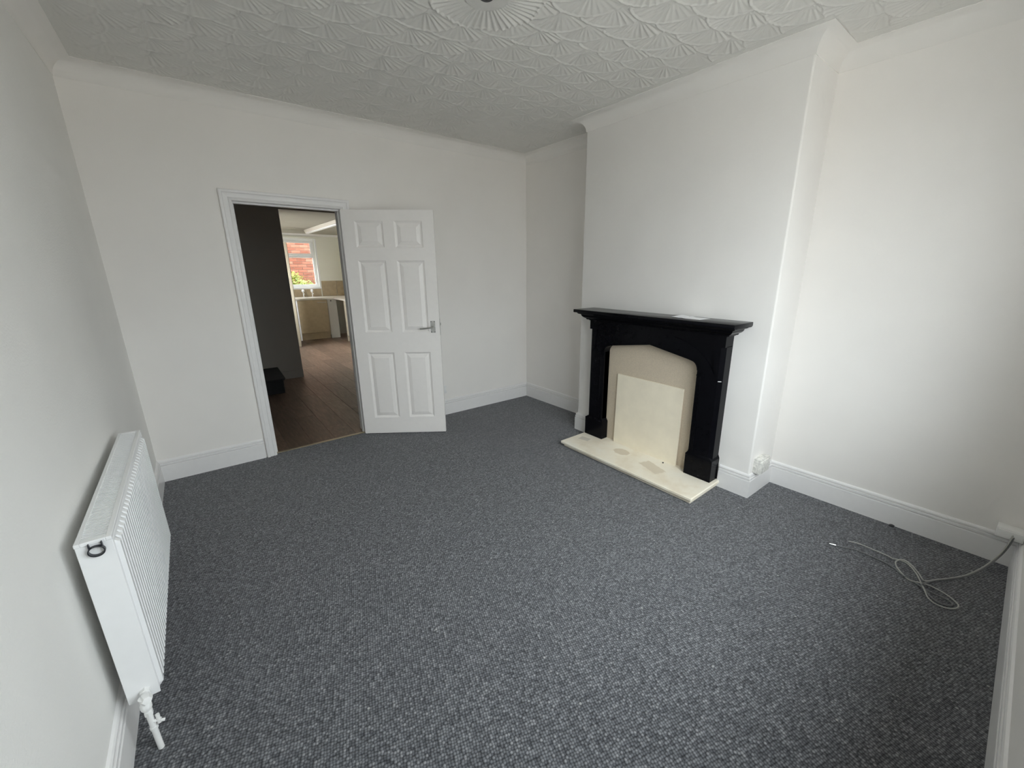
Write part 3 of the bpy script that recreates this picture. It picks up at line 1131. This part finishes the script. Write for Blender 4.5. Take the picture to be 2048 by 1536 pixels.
b = bmesh.new()
prism(b, [p for p in [(YC - .417, hz)] + [q for q in arch_outline(-.001) if q[1] > .06] + [(YC + .417, hz)]], 2.722, 2.732, axis='x')
part('back_panel', b, M['mdf'], fp, 'tan board closing the arched opening', smooth=False)
b = bmesh.new()
box(b, (2.700, 1.541, hz), (2.712, 2.152, hz + .613), 0.0015, rot=Matrix.Rotation(R(0.8), 3, 'Y'), pivot=Vector((2.70, 1.8, hz)))
tag(link_mesh('board', b, M['board'], origin=(2.706, 1.846, hz)), 'cream rectangular board leaning upright on the hearth in the black fire surround', 'board')

# curled paper on the mantel
t = bmesh.new()
NU, NV = 18, 5
V = []
pc, dirv, lenv, widv = Vector((2.600, 1.418)), Vector((0.02, 1.0)).normalized(), 0.215, 0.118
perp = Vector((1.0, -0.1)).normalized()
for i in range(NU + 1):
    s = i / NU
    lift = 0.0008 + 0.012 * max(0, (s - .55) / .45) ** 2 * (1 if s < .9 else 1 - (s - .9) * 3.5) + 0.004 * math.exp(-((s - .62) / .06) ** 2)
    row = []
    for j in range(NV + 1):
        q = pc + dirv * (lenv * s) + perp * (widv * j / NV)
        row.append(t.verts.new((q.x, q.y, 1.1895 + lift * (0.55 + .45 * j / NV))))
    V.append(row)
for i in range(NU):
    for j in range(NV):
        t.faces.new((V[i][j], V[i + 1][j], V[i + 1][j + 1], V[i][j + 1]))
bmesh.ops.recalc_face_normals(t, faces=t.faces)
bmesh.ops.solidify(t, geom=list(t.faces), thickness=0.0006)
tag(link_mesh('paper', t, M['paper'], origin=(2.65, 1.52, 1.189)), 'white sheet of paper curling on the black mantel shelf', 'paper')

# small chip on the hearth, crumb at the skirting
t = bmesh.new()
bmesh.ops.create_icosphere(t, subdivisions=1, radius=0.009)
for v in t.verts:
    v.co = Vector((v.co.x * 1.1, v.co.y * .8, v.co.z * .7)) * random.uniform(.8, 1.15) + Vector((2.664, 1.626, hz + .006))
tag(link_mesh('rubble_chip', t, M['dirt'], origin=(2.664, 1.626, hz), smooth=False), 'tiny dark chip of rubble lying on the cream hearth', 'debris')
t = bmesh.new()
bmesh.ops.create_icosphere(t, subdivisions=1, radius=0.012)
for v in t.verts:
    v.co = Vector((v.co.x * .8, v.co.y * 1.3, v.co.z * .9)) * random.uniform(.85, 1.15) + Vector((3.090, 0.315, .009))
tag(link_mesh('crumb', t, M['dirt'], origin=(3.09, .315, 0), smooth=False), 'small dark crumb on the carpet against the alcove skirting', 'debris')

# blotchy painted box on the skirting of the breast
jb = tag(empty('junction_box', (2.87, 1.0, .168)), 'blotchy white painted wiring box standing on the skirting beside the chimney breast', 'box')
b = bmesh.new()
box(b, (2.80, .978, .168), (2.945, YN + .001, .262), 0.006, 2)
part('body', b, M['boxpaint'], jb)
b = bmesh.new()
box(b, (2.802, .985, .258), (2.943, YN + .001, .272), 0.004, 2)
part('lid', b, M['boxpaint'], jb)

# socket low on the back wall behind the door
so = tag(empty('wall_socket', (1.93, YB, .28)), 'white wall socket low on the back wall behind the open door', 'socket')
b = bmesh.new()
box(b, (1.83, YB - .009, .237), (1.976, YB, .323), 0.003, 2)
part('faceplate', b, M['plastic'], so)
for xx in (1.868, 1.938):
    b = bmesh.new()
    box(b, (xx - .006, YB - .013, .30), (xx + .006, YB - .008, .314), 0.0015)
    part('switch', b, M['plastic'], so)

# dark round fitting at the ceiling centre
cr = tag(empty('ceiling_rose', (1.25, 1.84, H - .01)), 'small dark round light fitting at the centre of the combed ceiling', 'light fitting')
b = bmesh.new()
lathe(b, [(0.010, H - .0135), (0.026, H - .0130), (0.031, H - .010), (0.032, H + .002)], Vector((1.25, 1.84, 0)), 28)
part('cover', b, M['blackrub'], cr)
b = bmesh.new()
lathe(b, [(0.006, H - .017), (0.008, H - .016), (0.008, H - .013)], Vector((1.25, 1.84, 0)), 16)
part('cord_grip', b, M['dark'], cr)

# ------------------------------------------------------------------ the aerial cables
Z0 = 0.0045
def cable(name, pts, r, mat, label, end=None):
    t = bmesh.new()
    tube(t, catmull([Vector(p) for p in pts], 7), r, 8)
    o = link_mesh(name, t, mat, origin=pts[0])
    tag(o, label, 'cable')
    return o


rise = [(2.599, .098, .016), (2.640, .082, .012), (2.681, .064, .008), (2.753, .018, .010), (2.836, -.030, .018), (2.930, -.075, .048), (3.000, -.108, .098), (3.035, -.125, .150), (3.06, -.135, .215)]
black_run = [(2.612, .470, Z0), (2.632, .430, Z0), (2.653, .39, Z0), (2.655, .331, Z0), (2.652, .27, Z0), (2.632, .216, Z0), (2.599, .176, Z0), (2.57, .121, Z0 + .004), (2.551, .088, Z0 + .006), (2.553, .050, Z0), (2.552, .018, Z0), (2.545, -.004, Z0), (2.525, -.012, Z0), (2.503, .004, Z0), (2.495, .035, Z0), (2.520, .068, Z0 + .004), (2.556, .092, .011), (2.578, .100, .017)]
c1 = cable('coaxial_cable', black_run + [(x + .004, y - .007, z) for x, y, z in rise[1:]], 0.0034, M['cablegrey'], 'grey aerial cable whose metal plug lies nearest the hearth on the carpet')
c1['group'] = 'aerial cables'
t = bmesh.new()
cyl(t, (2.6125, .468, Z0 + .001), (2.606, .484, Z0 + .001), 0.0055, None, 12)
cyl(t, (2.606, .484, Z0 + .001), (2.6015, .496, Z0 + .001), 0.004, None, 12)
part('plug', t, M['chrome'], c1, 'small shiny metal plug')
white_run = [(2.714, .433, Z0), (2.732, .40, Z0), (2.734, .36, Z0), (2.732, .31, Z0), (2.729, .263, Z0), (2.722, .238, Z0), (2.736, .212, Z0), (2.727, .176, Z0), (2.680, .142, Z0), (2.622, .118, .009), (2.575, .103, .013), (2.535, .085, .011), (2.497, .066, Z0), (2.473, .038, Z0), (2.478, .003, Z0), (2.505, -.024, Z0), (2.540, -.032, Z0), (2.566, -.016, Z0), (2.592, .015, Z0), (2.604, .050, Z0), (2.596, .083, .012), (2.580, .112, .014),
             (2.580, .150, Z0), (2.618, .186, Z0), (2.668, .216, Z0), (2.712, .222, Z0), (2.740, .200, Z0 + .007), (2.722, .165, Z0 + .007), (2.668, .127, .011), (2.610, .103, .019)]
c2 = cable('coaxial_cable', white_run + rise[1:], 0.0032, M['cablewhite'], 'white aerial cable with a bare cut end, coiled on the carpet under the alcove wall')
c2['group'] = 'aerial cables'

# cable outlet box in the front corner
ob = tag(empty('outlet_box', (3.06, -.13, .17)), 'small white cable outlet box in the front corner above the skirting', 'box')
b = bmesh.new()
box(b, (3.062, -.172, .172), (xW(-.1) - .001, -.075, .225), 0.004, 2)
part('body', b, M['plastic'], ob)
b = bmesh.new()
box(b, (3.054, -.168, .176), (3.063, -.079, .221), 0.003, 2)
part('lid', b, M['plastic'], ob)

# ------------------------------------------------------------------ back room and kitchen
KY, KX0, KX1, KH = 10.79, 0.98, 2.95, 2.29
RY = 6.65
YS = YB + .15
b = bmesh.new()
box(b, (-.55, YS - .001, -.12), (3.35, KY + .15, -.012))
kf = structure(link_mesh('floor_kitchen', b, M['gapdark'], smooth=False), 'dark brown wood plank floor beyond the doorway')
# planks: one mesh shared, copied and linked
PWD, PLN = 0.19, 1.285
t = bmesh.new()
box(t, (-PWD / 2 + .0007, -PLN / 2 + .0007, -.012), (PWD / 2 - .0007, PLN / 2 - .0007, 0.0), 0.0012)
pl0 = link_mesh('plank', t, M['wood'], kf, smooth=False)
first = True
for i in range(18):
    x = -0.02 + PWD * i
    yo = YB + .047 - (i * 0.437 % PLN)
    k = 0
    while yo + k * PLN < KY - .1:
        ya, yb = max(YB + .047, yo + k * PLN), min(KY - .05, yo + (k + 1) * PLN)
        k += 1
        if yb - ya < .06 or x > 2.95 or (x < 0.9 and ya > RY + .1):
            continue
        p = pl0 if first else pl0.copy()
        if not first:
            COL.objects.link(p)
            p.parent = kf
        first = False
        p.location = (x, (ya + yb) / 2, 0)
        p.scale = (1, (yb - ya) / PLN, 1)


def kwall(name, boxes, mat):
    b_ = bmesh.new()
    for lo, hi in boxes:
        box(b_, lo, hi)
    return structure(link_mesh(name, b_, mat, smooth=False))


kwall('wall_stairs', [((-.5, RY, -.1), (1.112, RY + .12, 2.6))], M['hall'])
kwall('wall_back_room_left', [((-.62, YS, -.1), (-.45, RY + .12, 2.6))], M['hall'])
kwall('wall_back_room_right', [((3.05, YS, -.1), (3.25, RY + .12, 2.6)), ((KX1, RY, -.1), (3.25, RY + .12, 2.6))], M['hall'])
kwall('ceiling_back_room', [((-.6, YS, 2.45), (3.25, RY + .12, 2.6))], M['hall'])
KW0, KW1, KZ0, KZ1 = 1.42, 2.425, 1.13, 2.185       # kitchen window
wkb = kwall('wall_kitchen', [((KX0 - .2, KY, -.1), (KW0, KY + .25, KH + .15)), ((KW1, KY, -.1), (KX1 + .2, KY + .25, KH + .15)), ((KW0, KY, -.1), (KW1, KY + .25, KZ0)), ((KW0, KY, KZ1), (KW1, KY + .25, KH + .15))], M['kwall'])
kwall('wall_sky_screen', [((KX0 - .2, KY, KH + .15), (8, KY + .25, 5.9)), ((KX1 + .2, KY, -.1), (8, KY + .25, KH + .15))], M['street'])  # unseen tall wall, added to cut the skylight on the garden bricks
kwall('wall_kitchen_left', [((KX0 - .2, RY + .12, -.1), (KX0, 7.1, KH + .15)), ((KX0 - .2, 7.1, -.1), (KX0, 9.7, .95)), ((KX0 - .2, 7.1, 2.14), (KX0, 9.7, KH + .15)), ((KX0 - .2, 9.7, -.1), (KX0, KY, KH + .15))], M['kwall'])
kwall('wall_kitchen_right', [((KX1, RY + .12, -.1), (KX1 + .2, KY, KH + .15))], M['kwall'])
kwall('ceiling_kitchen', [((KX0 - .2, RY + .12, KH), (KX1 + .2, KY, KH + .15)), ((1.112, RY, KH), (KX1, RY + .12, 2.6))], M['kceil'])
b = bmesh.new()
sweep(b, [(1.112, RY), (-.45, RY)], [(0, 0), (.018, 0), (.018, .11), (.008, .12), (0, .12)], 0, 1, closed=False)
structure(link_mesh('baseboard_stairs', b, M['hall']))
b = bmesh.new()
sweep(b, [(KX1, KY - .001), (KX0, KY - .001)], [(0, KH - .001), (0, KH - .045), (.045, KH - .001)], 0, 1, closed=False)
structure(link_mesh('trim_4', b, M['gloss']), 'narrow coving above the kitchen window')

# kitchen window
kw = structure(empty('window_2', (1.92, KY + .08, KZ0)), 'white framed kitchen window looking onto a brick wall and a bush')
b = bmesh.new()
wy = KY + .10
FW = 0.055
for lo, hi in [((KW0, wy - .03, KZ0), (KW1, wy + .03, KZ0 + FW)), ((KW0, wy - .03, KZ1 - FW), (KW1, wy + .03, KZ1)), ((KW0, wy - .03, KZ0 + FW), (KW0 + FW, wy + .03, KZ1 - FW)), ((KW1 - FW, wy - .03, KZ0 + FW), (KW1, wy + .03, KZ1 - FW)), ((KW0 + FW, wy - .03, 1.775), (KW1 - FW, wy + .03, 1.835))]:
    box(b, lo, hi, 0.006)
part('frame', b, M['upvc'], kw)
b = bmesh.new()
sx0, sx1, sz0, sz1 = KW0 + FW - .008, KW1 - FW + .008, 1.82, KZ1 - FW + .008
for lo, hi in [((sx0, wy - .05, sz0), (sx1, wy - .025, sz0 + .045)), ((sx0, wy - .05, sz1 - .045), (sx1, wy - .025, sz1)), ((sx0, wy - .05, sz0 + .045), (sx0 + .045, wy - .025, sz1 - .045)), ((sx1 - .045, wy - .05, sz0 + .045), (sx1, wy - .025, sz1 - .045))]:
    box(b, lo, hi, 0.006)
part('vent_sash', b, M['upvc'], kw)
for z0, z1 in ((KZ0 + FW, 1.775), (1.835, KZ1 - FW)):
    b = bmesh.new()
    box(b, (KW0 + FW, wy - .004, z0), (KW1 - FW, wy + .004, z1))
    part('pane', b, M['glass'], kw, smooth=False)
b = bmesh.new()
box(b, (KW0 - .03, KY - .03, KZ0 - .045), (KW1 + .03, wy - .03, KZ0 - .002), 0.004)
part('sill', b, M['upvc'], kw)
b = bmesh.new()
for lo, hi in [((KW1 - .002, KY - .012, KZ0 - .002), (KW1 + .035, KY + .02, KZ1 + .008)), ((KW0 - .035, KY - .012, KZ0 - .002), (KW0 + .002, KY + .02, KZ1 + .008)), ((KW0 + .002, KY - .012, KZ1 - .002), (KW1 - .002, KY + .02, KZ1 + .008))]:
    box(b, lo, hi, 0.003)
part('reveal_trim', b, M['upvc'], kw)
b = bmesh.new()
box(b, (1.30, KY - .028, 2.195), (2.515, KY - .002, 2.238), 0.003)
tag(link_mesh('curtain_batten', b, M['kwall'], origin=(1.9, KY, 2.2)), 'long pale board fixed on the wall above the kitchen window', 'board')

# splashback tiles
def tilebox(x0, x1, z0, z1):
    b_ = bmesh.new()
    box(b_, (x0 + .003, KY - .009, z0 + .003), (x1 - .003, KY - .0005, z1 - .003), 0.0015)
    part('tile', b_, M['tile'], wkb, smooth=False)
for x0, x1 in ((1.15, 1.46), (1.46, 1.787), (1.787, 2.115), (2.115, 2.443)):
    tilebox(x0, x1, .912, 1.085)
for x0, x1 in ((2.462, 2.79), (2.79, KX1)):
    tilebox(x0, x1, .912, 1.262)

# base unit
KF = 10.17
bu = tag(empty('base_unit', (2.09, KF + .3, 0)), 'beech kitchen base unit with one door and a bar handle under the window', 'cabinet')
b = bmesh.new()
box(b, (1.793, KF + .02, .10), (2.393, KY - .02, .872))
part('carcass', b, M['unit'], bu, smooth=False)
b = bmesh.new()
box(b, (1.795, KF, .15), (2.391, KF + .02, .868), 0.003)
dr = part('door', b, M['unit'], bu)
b = bmesh.new()
cyl(b, (2.178, KF - .03, .811), (2.362, KF - .03, .811), 0.006, None, 12)
for xx in (2.20, 2.34):
    cyl(b, (xx, KF - .03, .811), (xx, KF + .001, .811), 0.005, None, 10)
part('handle', b, M['metal'], dr)
b = bmesh.new()
box(b, (1.793, KF + .035, 0), (2.393, KF + .052, .148), 0.001)
part('plinth', b, M['unit'], bu)
b = bmesh.new()
box(b, (1.735, KF - .005, 0), (1.790, KY - .02, .872), 0.002)
tag(link_mesh('end_panel', b, M['upvc'], origin=(1.76, KF + .3, 0)), 'narrow white end panel between the cream door edge and the beech unit', 'panel')
fpn = tag(empty('corner_panel', (2.49, KF + .01, 0)), 'pale corner panel with a round hole right of the beech unit door', 'panel')
b = bmesh.new()
box(b, (2.396, KF - .012, 0.0), (2.585, KF + .008, .872), 0.002)
part('board', b, M['panel'], fpn)
b = bmesh.new()
cyl(b, (2.468, KF - .0135, .838), (2.468, KF - .011, .838), 0.014, None, 16)
part('hole', b, M['gapdark'], fpn, 'dark round hole')
ep = tag(empty('appliance_end_panel', (2.7, 9.44, 0)), 'cream end panel closing the dark appliance gap on the kitchen right side', 'panel')
b = bmesh.new()
box(b, (2.545, 9.425, .0), (KX1 - .01, 9.445, .868), 0.001)
part('board', b, M['cream'], ep)
b = bmesh.new()
box(b, (2.548, 8.85, .13), (2.568, 9.424, .868), 0.002)
part('front', b, M['cream'], ep)
b = bmesh.new()
box(b, (2.60, 8.85, 0), (2.615, 9.42, .13), 0.001)
part('plinth', b, M['cream'], ep)
wt = bmesh.new()
prism(wt, [(1.735, KF - .025), (2.535, KF - .025), (2.535, 8.85), (KX1 - .001, 8.85), (KX1 - .001, KY - .010), (1.735, KY - .010)], .873, .911, bev=0.004)
tag(link_mesh('worktop', wt, M['worktop'], origin=(2.3, 10.2, .873)), 'pale L-shaped kitchen worktop below the window', 'worktop')
for xx, lb in ((2.036, 'chrome pillar tap with a round head nearer the open cream door'), (2.222, 'chrome pillar tap with a round head nearer the kitchen corner')):
    tp = tag(empty('tap', (xx, 10.70, .911)), lb, 'tap', 'pillar taps behind the worktop')
    b = bmesh.new()
    lathe(b, [(0.020, .911), (0.020, .920), (0.011, .926), (0.011, 1.000), (0.014, 1.005), (0.014, 1.02)], Vector((xx, 10.70, 0)), 18)
    tube(b, catmull([(xx, 10.70, .985), (xx, 10.66, .992), (xx, 10.61, .985), (xx, 10.60, .965)], 5), 0.008, 10)
    part('body', b, M['chrome'], tp)
    b = bmesh.new()
    lathe(b, [(0.010, 1.015), (0.024, 1.025), (0.029, 1.045), (0.027, 1.068), (0.015, 1.076)], Vector((xx, 10.70, 0)), 18)
    part('head', b, M['upvc'], tp)
# open cream door, seen edge-on
od = structure(empty('door_2', (1.66, 9.42, 0)), 'cream door standing open in the kitchen, seen edge-on beside the window')
a = math.atan2(9.42, 1.60) - R(0.9)
rot = Matrix.Rotation(a - math.pi / 2, 3, 'Z')
b = bmesh.new()
box(b, (1.560, 9.32, .008), (1.604, 10.06, 2.02), 0.002, rot=rot, pivot=Vector((1.60, 9.32, 1)))
part('leaf', b, M['cream'], od)
b = bmesh.new()
cyl(b, (1.60, 9.36, 1.0), (1.535, 9.36, 1.0), 0.012, None, 12)
part('handle', b, M['metal'], od)

# fluorescent batten
ft = tag(empty('batten_light', (2.10, 8.8, KH)), 'white fluorescent batten light on the kitchen ceiling', 'lamp')
b = bmesh.new()
prism(b, [(2.03, KH), (2.05, KH - .05), (2.12, KH - .05), (2.14, KH)], 6.95, 9.77, axis='y', bev=0.004)
part('body', b, M['panel'], ft)
b = bmesh.new()
box(b, (2.055, 6.97, KH - .072), (2.115, 9.75, KH - .049), 0.008, 2)
part('diffuser', b, M['upvc'], ft)

# bottom stair step
ss = tag(empty('stair_step', (.55, 6.3, 0)), 'dark carpeted bottom stair step against the shaded wall beyond the doorway', 'step')
b = bmesh.new()
box(b, (-.40, 5.86, 0.0), (.745, RY - .02, .165), 0.01, 2)
part('riser', b, M['stair'], ss)
b = bmesh.new()
prism(b, [(-.40, 5.84), (.735, 5.84), (.775, 5.90), (.80, RY - .02), (-.40, RY - .02)], .160, .192, bev=0.008)
part('tread', b, M['stair'], ss)

# ------------------------------------------------------------------ garden beyond the kitchen
b = bmesh.new()
box(b, (-6, KY + .25, -.22), (9, 24, -.15))
structure(link_mesh('ground_garden', b, M['paving'], smooth=False))
GY = 13.6
b = bmesh.new()
box(b, (-2.5, GY, -.2), (7.5, GY + .2, 4.2))
gw = structure(link_mesh('wall_garden', b, M['mortar'], smooth=False), 'red brick garden wall outside the kitchen window')
t = bmesh.new()
box(t, (-.1075, -.008, -.0325), (.1075, .05, .0325), 0.003)
bk0 = link_mesh('brick', t, M['brick'], gw, smooth=False)
first, nbr = True, 0
rest = bmesh.new()
for r_ in range(56):
    z = -.10 + r_ * .075
    for c in range(46):
        x = -2.4 + c * .225 + (.1125 if r_ % 2 else 0)
        if x > 7.4:
            continue
        if 1.95 < x < 3.75 and .72 < z < 2.95 and nbr < 290:
            p = bk0 if first else bk0.copy()
            if not first:
                COL.objects.link(p)
                p.parent = gw
            first = False
            nbr += 1
            p.location = (x, GY + random.uniform(-.003, .003), z)
        else:
            box(rest, (x - .1075, GY - .008, z - .0325), (x + .1075, GY + .03, z + .0325))
o = link_mesh('bricks', rest, M['brick'], gw, smooth=False)
o['kind'] = 'stuff'

bs = tag(empty('bush', (2.35, 12.9, -.15)), 'yellow-green leafy bush outside the kitchen window before the brick wall', 'bush')
lv = bmesh.new()
for k in range(4200):
    u, v_, q = random.gauss(0, 1), random.gauss(0, 1), random.random()
    px_, pz_ = 2.35 + u * .42, 0.55 + q * 0.95
    top = 1.42 - 0.55 * (px_ - 2.2) if px_ > 2.2 else 1.42 + 0.55 * (2.2 - px_)
    if pz_ > top + random.gauss(0, .06):
        continue
    c_ = Vector((px_, 12.95 + v_ * .16, pz_))
    s_ = random.uniform(.018, .036)
    a_ = Vector((random.gauss(0, 1), random.gauss(0, 1), random.gauss(0, 1))).normalized()
    b_ = a_.orthogonal().normalized()
    vs = [lv.verts.new(c_ + a_ * s_ * 1.5), lv.verts.new(c_ + b_ * s_ * .7), lv.verts.new(c_ - a_ * s_ * 1.2), lv.verts.new(c_ - b_ * s_ * .7)]
    lv.faces.new(vs)
o = part('foliage', lv, M['leaf'], bs, smooth=False)
o['kind'] = 'stuff'
b = bmesh.new()
for k in range(9):
    x_ = 2.35 + random.uniform(-.5, .5)
    tube(b, catmull([(2.35 + random.uniform(-.1, .1), 12.95, -.16), ((x_ + 2.35) / 2, 12.95, .35), (x_, 12.95 + random.uniform(-.1, .1), 1.0)], 5), 0.012, 6)
part('stems', b, M['stem'], bs)

bpy.context.view_layer.update()
